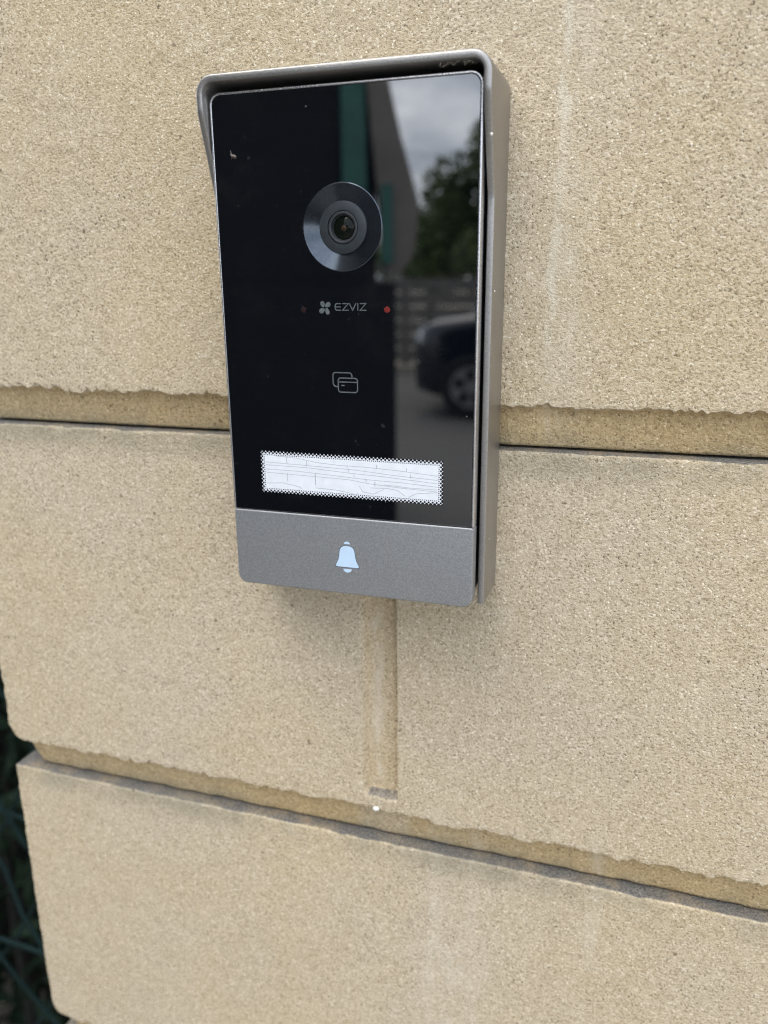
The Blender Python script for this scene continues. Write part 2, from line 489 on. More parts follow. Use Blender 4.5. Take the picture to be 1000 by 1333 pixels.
def arc(cx, cz, r, a0, a1, n):
    return [(cx + r * math.cos(math.radians(a0 + (a1 - a0) * i / n)), cz + r * math.sin(math.radians(a0 + (a1 - a0) * i / n))) for i in range(n + 1)]
def rrect(x0, x1, z0, z1, rtl, rtr, rbr, rbl, n=8):
    p = []
    p += arc(x1 - rtr, z1 - rtr, rtr, 0, 90, n)
    p += arc(x0 + rtl, z1 - rtl, rtl, 90, 180, n)
    p += arc(x0 + rbl, z0 + rbl, rbl, 180, 270, n)
    p += arc(x1 - rbr, z0 + rbr, rbr, 270, 360, n)
    return p
def loft(name, box, radii, levels, mat, parent, cap_front=True, cap_back=True, n=8):
    """levels: (inset, y) from the back to the front of a rounded rectangle."""
    x0, x1, z0, z1 = box
    vs, fs = [], []
    k = None
    for ins, y in levels:
        lp = rrect(x0 + ins, x1 - ins, z0 + ins, z1 - ins, *[max(0.05, r - ins) for r in radii], n=n)
        k = len(lp)
        vs += [P3(x, y, zz) for x, zz in lp]
    for i in range(len(levels) - 1):
        for j in range(k):
            a = i * k + j; b = i * k + (j + 1) % k
            fs.append((a, b, b + k, a + k))
    if cap_back: fs.append(tuple(range(k))[::-1])
    if cap_front: fs.append(tuple(range((len(levels) - 1) * k, len(levels) * k)))
    return sharpen(mesh_obj(name, vs, fs, mat, parent))

# housing behind the front
loft('housing', (-36.6, 36.6, -69.2, 69.2), (3, 3, 3, 3), [(0, 23.3), (0, 5.2), (-0.5, 5.0), (-0.5, 4.2), (0.2, 4.0), (0.4, 1.6)], M['housing'], bell)
# bright frame round the glass: left side, top and right side
def sweep_u(name, outer, inner, prof, mat, parent, close=True):
    """outer / inner: matching outlines; prof: list of (t, y) with t 0 = outer, 1 = inner; closed profile."""
    k = len(prof); vs, fs = [], []
    for i, (o_, i_) in enumerate(zip(outer, inner)):
        for t_, y in prof:
            yy = y(i, o_, t_) if callable(y) else y
            vs.append(P3(o_[0] + (i_[0] - o_[0]) * t_, yy, o_[1] + (i_[1] - o_[1]) * t_))
    for i in range(len(outer) - 1):
        for j in range(k):
            a = i * k + j; b = i * k + (j + 1) % k
            fs.append((a, b, b + k, a + k))
    fs.append(tuple(range(k))); fs.append(tuple(range((len(outer) - 1) * k, len(outer) * k)))
    return sharpen(mesh_obj(name, vs, fs, mat, parent), 40)
def upath(hw, top, r, bot, n=10):
    return [(hw, bot)] + arc(hw - r, top - r, r, 0, 90, n) + arc(-hw + r, top - r, r, 90, 180, n) + [(-hw, bot)]
sweep_u('front_frame', upath(37.5, 70.0, 3.2, -45.55), upath(36.85, 69.35, 2.55, -45.55),
        [(0, 4.0), (0, 0.30), (0.12, 0.12), (0.36, 0.0), (0.8, 0.0), (0.95, 0.06), (1, 0.2), (1, 4.0)], M['frame'], bell)

# glass with a round opening for the camera
CX, CZ, CR = 0.0, 35.0, 11.35
N = 96
def ray_rect(ang):
    x0, x1, z0, z1, r = -36.8, 36.8, -45.6, 69.3, 2.5
    dx, dz = math.cos(ang), math.sin(ang)
    t_ = min(((x1 if dx > 0 else x0) - CX) / dx if abs(dx) > 1e-9 else 1e9, ((z1 if dz > 0 else z0) - CZ) / dz if abs(dz) > 1e-9 else 1e9)
    return CX + dx * t_, CZ + dz * t_
def glass_panel():
    outl = rrect(-36.8, 36.8, -45.6, 69.3, 2.5, 2.5, 0.2, 0.2, 8)
    angs = sorted([(math.atan2(zz - CZ, x - CX), x, zz) for x, zz in outl] +
                  [(a, *ray_rect(a)) for a in [math.radians(d) for d in range(-179, 180, 3)] if abs(math.cos(a)) < 0.999 and
                   not any(abs(ray_rect(a)[0] - sx * 36.8) < 3 and abs(ray_rect(a)[1] - sz) < 3 for sx in (-1, 1) for sz in (-45.6, 69.3))])
    k = len(angs); vs, fs = [], []
    for ins, y in ((0, 3.0), (0, 0.22), (0.12, 0.10)):
        for a, x, zz in angs:
            vs.append(P3(x * (1 - ins / 37), y, zz - (1 if zz > 12 else -1) * ins))
    for a, x, zz in angs: vs.append(P3(CX + CR * math.cos(a), 0.10, CZ + CR * math.sin(a)))
    for a, x, zz in angs: vs.append(P3(CX + CR * math.cos(a), 1.6, CZ + CR * math.sin(a)))
    for i in range(4):
        for j in range(k):
            a = i * k + j; b = i * k + (j + 1) % k
            fs.append((a, b, b + k, a + k))
    return sharpen(mesh_obj('glass_panel', vs, fs, M['glass'], bell), 20)
glass_panel()

def lathe(name, prof, mat, parent, c=(CX, CZ), n=96, close_centre=True):
    """prof: (radius, y) from outside in, turned about the camera's axis."""
    vs, fs = [], []
    for r, y in prof:
        for j in range(n):
            a = 2 * math.pi * j / n
            vs.append((r * MM * math.cos(a), y * MM, r * MM * math.sin(a)))
    for i in range(len(prof) - 1):
        for j in range(n):
            a = i * n + j; b = i * n + (j + 1) % n
            fs.append((a, b, b + n, a + n))
    if close_centre: fs.append(tuple(range((len(prof) - 1) * n, len(prof) * n)))
    return sharpen(mesh_obj(name, vs, fs, mat, parent, loc=(c[0] * MM, FRONT, c[1] * MM)), 4 if name == 'camera_dish' else 30)
cm = lathe('camera_dish', [(11.30, 1.5), (11.30, 0.12), (11.1, 0.06), (6.75, 0.98), (6.75, 1.5)], M['dish'], bell, close_centre=False)
def under(o, par):
    o.parent = par
    o.matrix_parent_inverse = Matrix.Translation(par.location).inverted() if par.type != 'EMPTY' else Matrix.Identity(4)
    return o
r1 = lathe('camera_ring', [(6.74, 1.5), (6.72, 0.62), (6.6, 0.58), (4.35, 0.58), (4.3, 1.6)], M['dish_flat'], bell, close_centre=False); under(r1, cm)
r2 = lathe('lens_barrel', [(4.18, 2.0), (4.18, 0.72), (4.05, 0.55), (3.85, 0.5), (3.45, 0.6), (3.3, 1.0), (3.2, 1.9)], M['barrel_lip'], bell, close_centre=False); under(r2, cm)
r3 = lathe('lens_glass', [(3.25, 1.9), (3.0, 1.45), (2.4, 1.15), (1.6, 0.98), (0.8, 0.9), (0.2, 0.88)], M['lens'], bell); under(r3, cm)
r4 = lathe('lens_core', [(0.75, 0.89), (0.7, 0.83), (0.4, 0.80), (0.1, 0.79)], M['lens_core'], bell, c=(CX + 0.2, CZ - 0.2), n=24); under(r4, cm)

# prints on the glass: flat figures a few hundredths of a millimetre proud
PY = 0.06
def flat(name, polys, mat, parent, y=PY, y2=0.11):
    vs, fs = [], []
    for pl in polys:
        b = len(vs); n = len(pl)
        vs += [P3(x, y, zz) for x, zz in pl] + [P3(x, y2, zz) for x, zz in pl]
        fs.append(tuple(range(b, b + n)))
        for j in range(n): fs.append((b + j, b + (j + 1) % n, b + n + (j + 1) % n, b + n + j))
    return mesh_obj(name, vs, fs, mat, parent, False)
def stroke(pts, w, closed=False):
    """quads along a polyline, mitred."""
    out = []; n = len(pts)
    L, R_ = [], []
    for i in range(n):
        a = pts[(i - 1) % n] if (closed or i > 0) else None
        b = pts[(i + 1) % n] if (closed or i < n - 1) else None
        p = Vector(pts[i])
        d1 = (p - Vector(a)).normalized() if a is not None else None
        d2 = (Vector(b) - p).normalized() if b is not None else None
        d1 = d1 or d2; d2 = d2 or d1
        t_ = (d1 + d2)
        t_ = t_.normalized() if t_.length > 1e-6 else d1
        nn = Vector((-t_.y, t_.x)); c = max(0.45, abs(nn.dot(Vector((-d1.y, d1.x)))))
        L.append(tuple(p + nn * w / 2 / c)); R_.append(tuple(p - nn * w / 2 / c))
    for i in range(n if closed else n - 1):
        j = (i + 1) % n
        out.append([L[i], L[j], R_[j], R_[i]])
    return out
logo = empty('logo', (0, 0, 0), bell)
def petal(cx, cz, ang, ln, wd):
    p = []
    for i in range(24):
        a = 2 * math.pi * i / 24
        u = math.cos(a); w_ = math.sin(a)
        x, zz = u * ln, w_ * wd * (1.0 + 0.28 * u)
        ca, sa = math.cos(ang), math.sin(ang)
        p.append((cx + x * ca - zz * sa, cz + x * sa + zz * ca))
    return p
EX, EZ = -5.6, 14.15
for dx, dz, an, l_, w_ in ((-0.62, 0.98, 105, 0.86, 0.62), (0.86, 0.82, 28, 0.92, 0.66), (-0.80, -0.72, 205, 0.88, 0.64), (0.72, -0.86, -72, 0.95, 0.58)):
    flat('petal', [petal(EX + dx, EZ + dz, math.radians(an), l_, w_)], M['print'], logo)
# letters, drawn as strokes: height 1.9 mm
H = 1.75
def letter(x, strokes, w=0.27):
    polys = []
    for s_ in strokes: polys += stroke([(x + a, 13.55 + b * H) for a, b in s_], w)
    flat('letter', polys, M['print'], logo)
lx = -2.55
letter(lx, [[(1.75, 1), (0.42, 1), (0.12, 0.86), (0.0, 0.5), (0.12, 0.14), (0.42, 0), (1.75, 0)], [(0.05, 0.5), (1.65, 0.5)]])
letter(lx + 2.15, [[(0, 1), (1.75, 1), (0.05, 0), (1.85, 0)]])
letter(lx + 4.15, [[(0, 1.06), (1.0, 0), (2.0, 1.06)]])
letter(lx + 6.65, [[(0, 1.07), (0, -0.07)]])
letter(lx + 7.25, [[(0, 1), (1.75, 1), (0.05, 0), (1.9, 0)]])
# card symbol
def rr(x0, x1, z0, z1, r): return rrect(x0, x1, z0, z1, r, r, r, r, 5)
card = flat('card_symbol', stroke(rr(-2.15, 3.6, -8.9, -4.95, 0.75), 0.34, True) + stroke([(-2.15, -6.05), (3.6, -6.05)], 0.3) +
            [rr(-1.35, -0.25, -7.2, -6.85, 0.16)] +
            stroke([(2.05, -4.9), (1.95, -4.0), (1.6, -3.55), (1.2, -3.45), (-3.0, -3.45), (-3.5, -3.65), (-3.7, -4.15), (-3.7, -6.4), (-3.5, -7.0), (-3.0, -7.35), (-2.3, -7.4)], 0.34), M['print'], bell)

# infrared lamps behind the glass
def led(x, zz, mat, r):
    vs = [P3(x, 0.03, zz)]; n = 20; rnd = random.Random(int(x * 10))
    pts = [(r * rnd.uniform(0.8, 1.12) * math.cos(2 * math.pi * i / n), r * rnd.uniform(0.8, 1.12) * math.sin(2 * math.pi * i / n)) for i in range(n)]
    vs += [P3(x + a, 0.08, zz + b) for a, b in pts]
    fs = [(0, 1 + i, 1 + (i + 1) % n) for i in range(n)]
    return mesh_obj('infrared_lamp', vs, fs, mat, bell)
tag(led(12.45, 13.75, M['led'], 0.9), 'glowing red lamp to the right of the logo')
tag(led(-12.0, 13.7, M['led_dim'], 0.85), 'dim red lamp to the left of the logo')

# white name label with its halftone border
LX0, LX1, LZ0, LZ1 = -27.6, 28.5, -39.8, -27.1
lab = flat('name_label', [rrect(LX0, LX1, LZ0, LZ1, 0.9, 0.9, 0.9, 0.9, 4)], M['white_label'], bell, 0.055, 0.11)
dots = []
def dot(x, zz, r, n=12):
    edge = abs(x - LX0) < .01 or abs(x - LX1) < .01 or abs(zz - LZ0) < .01 or abs(zz - LZ1) < .01
    pts = [(x + r * math.cos(2 * math.pi * i / n), zz + r * math.sin(2 * math.pi * i / n)) for i in range(n)]
    if edge:                     # dots on the rim are cut off by it
        pts = [(min(max(a, LX0 - .02), LX1 + .02), min(max(b, LZ0 - .02), LZ1 + .02)) for a, b in pts]
        pts = [p for i, p in enumerate(pts) if p != pts[i - 1]]
    dots.append(pts)
px = 1.18
nx = round((LX1 - LX0) / px); nzc = round((LZ1 - LZ0) / px)
for i in range(nx + 1):
    x = LX0 + (LX1 - LX0) * i / nx
    for zz, s in ((LZ1, -1), (LZ0, 1)):
        dot(x, zz, 0.47)
        if 0 < i: dot(x - px / 2, zz + s * 0.60, 0.31)
        if 0 < i < nx:
            dot(x, zz + s * 1.14, 0.19, 6); dot(x - px / 2, zz + s * 1.2, 0.15, 6)
for j in range(1, nzc):
    zz = LZ0 + (LZ1 - LZ0) * j / nzc
    for x, s in ((LX0, 1), (LX1, -1)):
        dot(x, zz, 0.47); dot(x + s * 0.60, zz + px / 2, 0.31)
        dot(x + s * 1.14, zz, 0.19, 6); dot(x + s * 1.2, zz + px / 2, 0.15, 6)
tag(flat('halftone_border', dots, M['black'], lab, 0.035, 0.05), kind='stuff')
# fine creases in the label: (t along, u down) in label fractions
def lp(t_, u): return (LX0 + 1.6 + (LX1 - LX0 - 3.2) * t_, LZ1 - 1.4 - (LZ1 - LZ0 - 2.8) * u)
cre = [[(0, .2), (.12, .22), (.3, .24), (.55, .28), (.75, .36), (1, .42)], [(0, .29), (.25, .3), (.5, .38), (.7, .42), (1, .52)],
       [(0, .42), (.2, .43), (.4, .48), (.6, .54), (.8, .56), (1, .62)], [(0, .52), (.25, .55), (.5, .58), (.62, .66), (.8, .72), (1, .76)],
       [(.06, 0), (.2, .03), (.3, .12), (.45, .17), (.6, .17), (.8, .22), (1, .3)], [(0, .86), (.1, .82), (.2, .9), (.22, .97)],
       [(.3, .9), (.42, .92), (.52, .99)], [(.56, .75), (.58, .92), (.64, .96), (.7, .8)], [(.62, .78), (.72, .76), (.78, .8), (.82, .95)],
       [(.84, .98), (.88, .86), (1, .78)], [(.7, .66), (.85, .7), (1, .7)]]
ticks = [(.13, 0, .21), (.25, .1, .25), (.49, .15, .24), (.5, .25, .38), (.53, .38, .5), (.6, .52, .62), (.30, .45, .58), (.30, .58, .82), (.13, .5, .76), (.66, .08, .2), (.83, .12, .24), (.85, .28, .42), (.65, .58, .72), (.55, .96, 1)]
for c in cre:
    flat('crease', stroke([lp(*q) for q in c], 0.11), M['crease'], lab, 0.046, 0.056)
for x, a, b in ticks:
    flat('crease', stroke([lp(x, a), lp(x, b)], 0.2 if x in (.65, .30) else 0.13), M['crease'], lab, 0.044, 0.056)

# call button with its bell sign
btn = loft('call_button', (-37.5, 37.5, -70.0, -45.85), (0.5, 0.5, 3.0, 3.0), [(0, 4.0), (0, 0.42), (0.1, 0.18), (0.26, 0.04), (0.5, 0.0)], M['button'], bell)
half = [(0, 4.55), (0.9, 4.5), (1.7, 4.1), (2.2, 3.4), (2.42, 2.4), (2.55, 1.2), (2.8, 0.1), (3.25, -0.9), (3.65, -1.7), (3.55, -2.05), (3.1, -2.12), (0, -2.12)]
bz = -59.15; bx = -0.65
def mirror(h): return [(bx + x, bz + zz) for x, zz in h] + [(bx - x, bz + zz) for x, zz in h[::-1] if x > 0]
def grown(h, g): return [(x * (1 + g / 3.2), zz + (g if zz > 0 else -g)) for x, zz in h]
flat('bell_seam', [mirror(grown(half, 0.22))], M['bell_edge'], btn, -0.012, 0.02)
flat('bell_sign', [mirror(half)], M['bell'], btn, -0.03, 0.02)
capc = [(bx + x, bz + 5.15 + zz) for x, zz in [(-1.0, 0), (1.0, 0), (0.85, 0.4), (0.45, 0.68), (0, 0.78), (-0.45, 0.68), (-0.85, 0.4)]]
flat('bell_cap', [capc], M['bell'], btn, -0.03, 0.02)
clap = [(bx + x, bz - 2.75 + zz) for x, zz in [(-1.35, 0), (1.45, 0), (1.15, -0.6), (0.6, -1.0), (0, -1.1), (-0.6, -1.0), (-1.1, -0.6)]]
flat('bell_clapper', [clap], M['bell'], btn, -0.03, 0.02)

# rain hood: a folded cover over the top and both sides
def hood_y(i, o_, t_):
    zz = o_[1]
    if zz >= 65: return -2.6
    if zz >= 42: return -2.6 + 7.6 * ((65 - zz) / 23)
    return 5.0
def hpath(hw, top, r, bot):
    zs = [bot, bot + 1.2, -30, 20, 38, 41, 42.5, 44, 48, 54, 60, 63.5, 65.0, 66.2]
    a = [(hw, q) for q in zs]
    return a + arc(hw - r, top - r, r, 0, 90, 12) + arc(-hw + r, top - r, r, 90, 180, 12) + [(-x, q) for x, q in a[::-1]]
ho, hi = hpath(40.0, 74.1, 5.0, -70.3), hpath(38.0, 72.1, 3.0, -70.3)
while len(hi) != len(ho):
    raise ValueError
hf = lambda d: (lambda i, o_, t_: hood_y(i, o_, t_) + d)
hood = sweep_u('rain_hood', ho, hi, [(0, 23.3), (0, hf(0.45)), (0.10, hf(0.14)), (0.25, hf(0.0)), (0.75, hf(0.0)), (0.92, hf(0.12)), (1, hf(0.4)), (1, 23.3)], M['hood'], bell)
# chips in the hood's paint
for k, (x, y, zz, r) in enumerate(((39.6, 0.6, 55.6, 0.34), (40.05, 8.0, 18.3, 0.22), (40.0, 11.0, -52, 0.14), (-5, -2.6, 73.3, 0.15))):
    lump('paint_chip', P3(x, y, zz), r * MM, M['white_bit'], 30 + k, (1, 1, 1.2), bell)
# white sealing foam peeping out under the body
lump('sealing_foam', P3(20.0, 20.2, -69.6), 1.9 * MM, M['white_bit'], 77, (2.3, 0.7, 0.55), bell)

# ------------------------------------------------------------------ a small fly on the glass, dust in the hood's corner
fly = empty('small_fly', (-0.0310, FRONT + 0.0001, Z0 + 0.0541))
fly.scale = (0.75, 0.75, 0.75)
tag(fly, 'tiny grey-brown fly on the upper left of the black glass', 'fly')
M['fly'] = simple('fly_brown', (0.15, 0.125, 0.11), 0.6, 0, 3000, 0.5)
M['wing'] = simple('fly_wing', (0.4, 0.38, 0.36), 0.4, 0, 3000, 0.3)
lump('body', (0, -0.0004, 0), 0.0006, M['fly'], 5, (1.5, 0.8, 0.85), fly)
lump('head', (0.0008, -0.0004, -0.0003), 0.0004, M['fly'], 6, (1, 1, 1), fly)
def tube(pts, r, n=6):
    vs, fs = [], []
    pts = [Vector(p) for p in pts]
    for i, p in enumerate(pts):
        d = (pts[min(i + 1, len(pts) - 1)] - pts[max(i - 1, 0)]).normalized()
        a = d.orthogonal().normalized(); b = d.cross(a)
        rr_ = r[i] if isinstance(r, (list, tuple)) else r
        vs += [p + (a * math.cos(2 * math.pi * j / n) + b * math.sin(2 * math.pi * j / n)) * rr_ for j in range(n)]
    for i in range(len(pts) - 1):
        for j in range(n):
            a = i * n + j; b = i * n + (j + 1) % n
            fs.append((a, b, b + n, a + n))
    fs.append(tuple(range(n))[::-1]); fs.append(tuple(range((len(pts) - 1) * n, len(pts) * n)))
    return vs, fs
for s in (-1, 1):
    mesh_obj('wing', [(0, -0.0008, 0), (-0.0007, -0.0006, 0.0004 + s * 0.0003), (-0.0013, -0.0005, 0.001 + s * 0.0003), (-0.0005, -0.00075, 0.0006 + s * 0.0002)], [(0, 1, 2, 3)], M['wing'], fly)
for k in range(4):
    v, f = tube([(0, -0.0003, 0), (-0.0006 + 0.0005 * k, -0.0004, -0.0006), (-0.0009 + 0.0006 * k, 0, -0.001)], 0.00007, 5)
    mesh_obj('leg', v, f, M['fly'], fly)
v, f = tube([(-0.0004, -0.0002, 0.0003), (-0.0009, -0.0001, 0.0012), (-0.0012, -0.0001, 0.002)], 0.00008, 5)
mesh_obj('leg', v, f, M['fly'], fly)

M['web'] = simple('dusty_web', (0.30, 0.27, 0.21), 0.9, 0, 3000, 0.4)
vs, fs = [], []
rnd = random.Random(12)
for k in range(26):
    t_ = rnd.random()
    base = Vector(P3(26 + 10.5 * t_, rnd.uniform(-1.8, -0.2), 71.85)) if rnd.random() < 0.75 else Vector(P3(37.8, rnd.uniform(-1.5, 0), 66.5 + 3 * rnd.random()))
    d = Vector((rnd.uniform(-1, 1), rnd.uniform(-0.5, 0.5), rnd.uniform(-0.9, 0.05))) * 0.0009
    d2 = d + Vector((rnd.uniform(-1, 1), rnd.uniform(-0.5, 0.5), rnd.uniform(-0.5, 0.4))) * 0.0007
    v, f = tube([base, base + d, base + d2], rnd.uniform(0.00004, 0.0001), 4)
    b = len(vs); vs += v; fs += [tuple(q + b for q in ff) for ff in f]
tag(mesh_obj('cobweb', vs, fs, M['web'], None, loc=(0, 0, Z0)), 'dusty scraps of cobweb in the top right corner under the rain hood', 'cobweb', kind='stuff')

# ------------------------------------------------------------------ netting and dark hedge past the wall's left end
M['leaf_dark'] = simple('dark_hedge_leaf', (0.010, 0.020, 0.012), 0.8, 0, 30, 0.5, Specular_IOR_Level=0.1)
M['shade_stem'] = simple('stem_and_hedge_shade', (0.006, 0.007, 0.006), 0.95, 0, 40, 0.3)  # near-black for stems and for the lumps that stand for hedge shade
M['net'] = simple('green_blue_netting', (0.005, 0.017, 0.017), 0.7, 0, 200, 0.2, Specular_IOR_Level=0.15)
def leaves(n, fn, size, seed, curl=0.25, ratio=0.42):
    rnd = random.Random(seed); vs, fs = [], []
    for _ in range(n):
        c = fn(rnd)
        if c is None: continue
        d = Vector((rnd.gauss(0, 1), rnd.gauss(0, 1), rnd.gauss(0, 1))).normalized()
        a = d.orthogonal().normalized(); nn = d.cross(a)
        s = size * rnd.uniform(0.6, 1.3); w_ = s * ratio
        b = len(vs)
        vs += [c - d * s * .5, c - a * w_ * .5 + nn * curl * w_, c + a * w_ * .5 + nn * curl * w_, c + d * s * .5, c]
        fs += [(b, b + 1, b + 4), (b, b + 4, b + 2), (b + 1, b + 3, b + 4), (b + 4, b + 3, b + 2)]
    return vs, fs
hedge = empty('hedge', (-0.75, 0.75, 0))
tag(hedge, 'dark leafy hedge in shade past the left end of the wall', 'hedge')
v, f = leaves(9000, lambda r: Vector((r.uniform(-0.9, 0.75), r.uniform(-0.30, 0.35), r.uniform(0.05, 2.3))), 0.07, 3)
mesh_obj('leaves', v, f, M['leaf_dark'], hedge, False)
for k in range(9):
    lump('shade_core', (-0.75 + 0.19 * k, 0.12 + 0.05 * (k % 2), 1.1), 1.0, M['shade_stem'], 90 + k, (0.22, 0.16, 1.15), hedge)  # dark lumps added in place of the shaded depth between the leaves
for k in range(26):
    x, y = random.uniform(-0.5, 0.7), random.uniform(-0.2, 0.3)
    vv, ff = tube([(x, y, 0), (x + random.uniform(-.1, .1), y, 0.7), (x + random.uniform(-.2, .2), y + random.uniform(-.1, .1), 1.65)], [0.012, 0.008, 0.003])
    st = mesh_obj('stem', vv, ff, M['shade_stem'], hedge)
net = empty('garden_net', (-0.35, 0.17, 0))
tag(net, 'blue-green knotted netting strung in front of the dark hedge', 'net')
# diagonal strands crossing at knots, sagging a little
rnd = random.Random(5)
cell_x, cell_z = 0.062, 0.075
zb, zt = 0.75, 1.6
for s in (-1, 1):
    for k in range(-11, 9):
        pts = []
        for q in range(0, 25):
            zz = zb + (zt - zb) * q / 24
            x = k * cell_x + s * (zz - 1.2) * cell_x / cell_z * 0.75
            if -0.35 < x < 0.24:
                pts.append((x + 0.004 * math.sin(zz * 70 + k), 0.004 * s + 0.006 * math.sin(zz * 23 + k * 2), zz))
        if len(pts) > 2:
            vv, ff = tube(pts, 0.0017, 6)
            mesh_obj('strand', vv, ff, M['net'], net)
for q in range(6):
    zz = 0.82 + q * 0.133
    vv, ff = tube([(-0.35 + 0.6 * i / 10, 0.002, zz + 0.008 * math.sin(i * 1.3 + q)) for i in range(11)], 0.002, 6)
    mesh_obj('strand', vv, ff, M['net'], net)

# ------------------------------------------------------------------ what the glass mirrors: the street in front of the wall
def box(name, a, b, mat, parent=None, loc=None):
    (x0, y0, z0), (x1, y1, z1) = a, b
    return mesh_obj(name, [(x, y, zz) for x in (x0, x1) for y in (y0, y1) for zz in (z0, z1)],
                    [(0, 1, 3, 2), (4, 6, 7, 5), (0, 4, 5, 1), (2, 3, 7, 6), (0, 2, 6, 4), (1, 5, 7, 3)], mat, parent, False, loc)
def mat_ground(name, a, b, scale):
    t = NT(name); P = t.objc()
    c = t.mix(t.noise(P, scale, 6, 0.65), (*a, 1), (*b, 1))
    c = t.mix(t.math('MULTIPLY', t.step(t.noise(P, scale * 60, 2), 0.55, 0.7), 0.4), c, (*[q * 1.7 for q in b], 1))
    t.inp('Base Color', c); t.inp('Roughness', 0.9)
    t.inp('Normal', t.bump(t.noise(P, scale * 60, 3), 0.5, 0.01))
    return t.mat
M['pave'] = mat_ground('light_paving', (0.24, 0.215, 0.175), (0.32, 0.29, 0.24), 2.0)
M['asphalt'] = mat_ground('asphalt', (0.105, 0.102, 0.097), (0.145, 0.14, 0.132), 1.5)
tag(mesh_obj('ground', [(-150, -150, 0), (150, -150, 0), (150, 150, 0), (-150, 150, 0)], [(0, 1, 2, 3)], M['pave'], None, False), kind='structure')
tag(mesh_obj('road', [(-60, -12.5, 0.004), (60, -12.5, 0.004), (60, -3.2, 0.004), (-60, -3.2, 0.004)], [(0, 1, 2, 3)], M['asphalt'], None, False), kind='structure')
M['kerb'] = simple('kerb_stone', (0.34, 0.31, 0.25), 0.9, 0, 20)
tag(box('kerb', (-60, -12.75, -0.05), (60, -12.5, 0.13), M['kerb']), kind='structure')

# shaded building to the left, end of its wall seen in the glass
M['clad'] = simple('charcoal_cladding', (0.005, 0.006, 0.009), 0.85, 0, 5, 0.2)
M['teal'] = simple('dark_teal_paint', (0.035, 0.14, 0.115), 0.5, 0, 8, 0.2)
M['render'] = simple('grey_brown_render', (0.20, 0.185, 0.165), 0.9, 0, 6, 0.15)
VC = Vector((0.0809, FRONT * 2 - (FRONT - 0.2122), Z0 + 0.0212))   # the eye mirrored in the glass
bd = empty('building', (-1.115, -3.66, 0))
bd.rotation_euler.z = math.radians(-24)
tag(bd, 'charcoal building with teal post and grey buttress mirrored in the glass', 'building')
box('wall', (-4.9, -1.6, -0.02), (-0.09, -0.04, 5.2), M['clad'], bd)
box('plinth', (-4.9, -1.55, -0.02), (0, 0, 1.46), M['clad'], bd)
box('roof', (-5.1, -1.8, 5.2), (0.02, 0.21, 5.4), M['clad'], bd)
box('post', (-0.245, -0.038, 1.86), (-0.135, -0.01, 3.1), M['teal'], bd)
box('post', (-0.07, 0.021, 1.55), (-0.02, 0.05, 1.9), M['teal'], bd)
bpoly = [(-0.19, 3.3), (-0.19, 2.95), (-0.09, 1.95), (-0.065, 1.72), (-0.045, 1.461), (0.02, 1.50), (0.09, 1.60), (0.11, 1.82), (0.025, 2.11), (-0.03, 2.34), (-0.14, 2.9), (-0.15, 3.3)]
bv = [(x, 0.02, q) for x, q in bpoly] + [(x, -0.12, q) for x, q in bpoly]
nb = len(bpoly)
mesh_obj('buttress', bv, [tuple(range(nb)), tuple(range(nb, 2 * nb))[::-1]] + [(i, (i + 1) % nb, nb + (i + 1) % nb, nb + i) for i in range(nb)], M['render'], bd, False)

# low boarded fence across the road
M['board'] = simple('weathered_grey_board', (0.16, 0.15, 0.135), 0.85, 0, 9, 0.3)
fc = empty('board_fence', (-3.5, -13.6, 0))
tag(fc, 'low grey board fence across the road mirrored in the glass', 'fence')
for k in range(6):
    box('board', (-5, 0, 0.12 + k * 0.235), (6, 0.03, 0.12 + k * 0.235 + 0.2), M['board'], fc)
for k in range(6):
    box('post', (-4.8 + k * 2.1, -0.12, -0.02), (-4.7 + k * 2.1, -0.002, 1.55), M['board'], fc)

# tree behind the fence
M['bark'] = simple('bark', (0.09, 0.07, 0.05), 0.95, 0, 12, 0.4)
M['leaf'] = simple('tree_leaf', (0.105, 0.150, 0.040), 0.6, 0, 3, 0.35)
def tree(loc, h, rad, seed, label, n=9000):
    t = empty('tree', loc); tag(t, label, 'tree', 'trees beyond the fence')
    rnd = random.Random(seed)
    v, f = tube([(0, 0, -0.05), (0.06, 0, h * .25), (-.05, .05, h * .55), (0.05, 0, h * .88)], [0.17, 0.13, 0.09, 0.03], 10)
    mesh_obj('trunk', v, f, M['bark'], t)
    cl = []
    for k in range(13):
        a = rnd.uniform(0, 6.28); zz = rnd.uniform(h * .38, h * .95)
        rr_ = rad * (0.95 - 0.55 * abs((zz / h) - 0.62)) * rnd.uniform(0.35, 0.85)
        e = Vector((rr_ * math.cos(a), rr_ * math.sin(a), zz)); cl.append((e, rad * rnd.uniform(0.28, 0.48)))
        v, f = tube([(0, 0, zz * 0.72), tuple(e * 0.55 + Vector((0, 0, zz * 0.4))), tuple(e)], [0.06, 0.035, 0.012], 6)
        mesh_obj('limb', v, f, M['bark'], t)
    def pick(r):
        c, q = r.choice(cl)
        d = Vector((r.gauss(0, 1), r.gauss(0, 1), r.gauss(0, 0.8))).normalized() * q * (r.random() ** 0.4)
        return c + d
    v, f = leaves(n, pick, 0.2, seed + 1, 0.25, 0.55)
    mesh_obj('crown', v, f, M['leaf'], t, False)
tree((-3.0, -17.2, 0), 4.6, 2.0, 21, 'green leafy tree behind the fence mirrored beside the glass edge')
tree((-5.7, -21.5, 0), 3.3, 1.5, 33, 'smaller dim tree farther left behind the fence in the mirrored view')

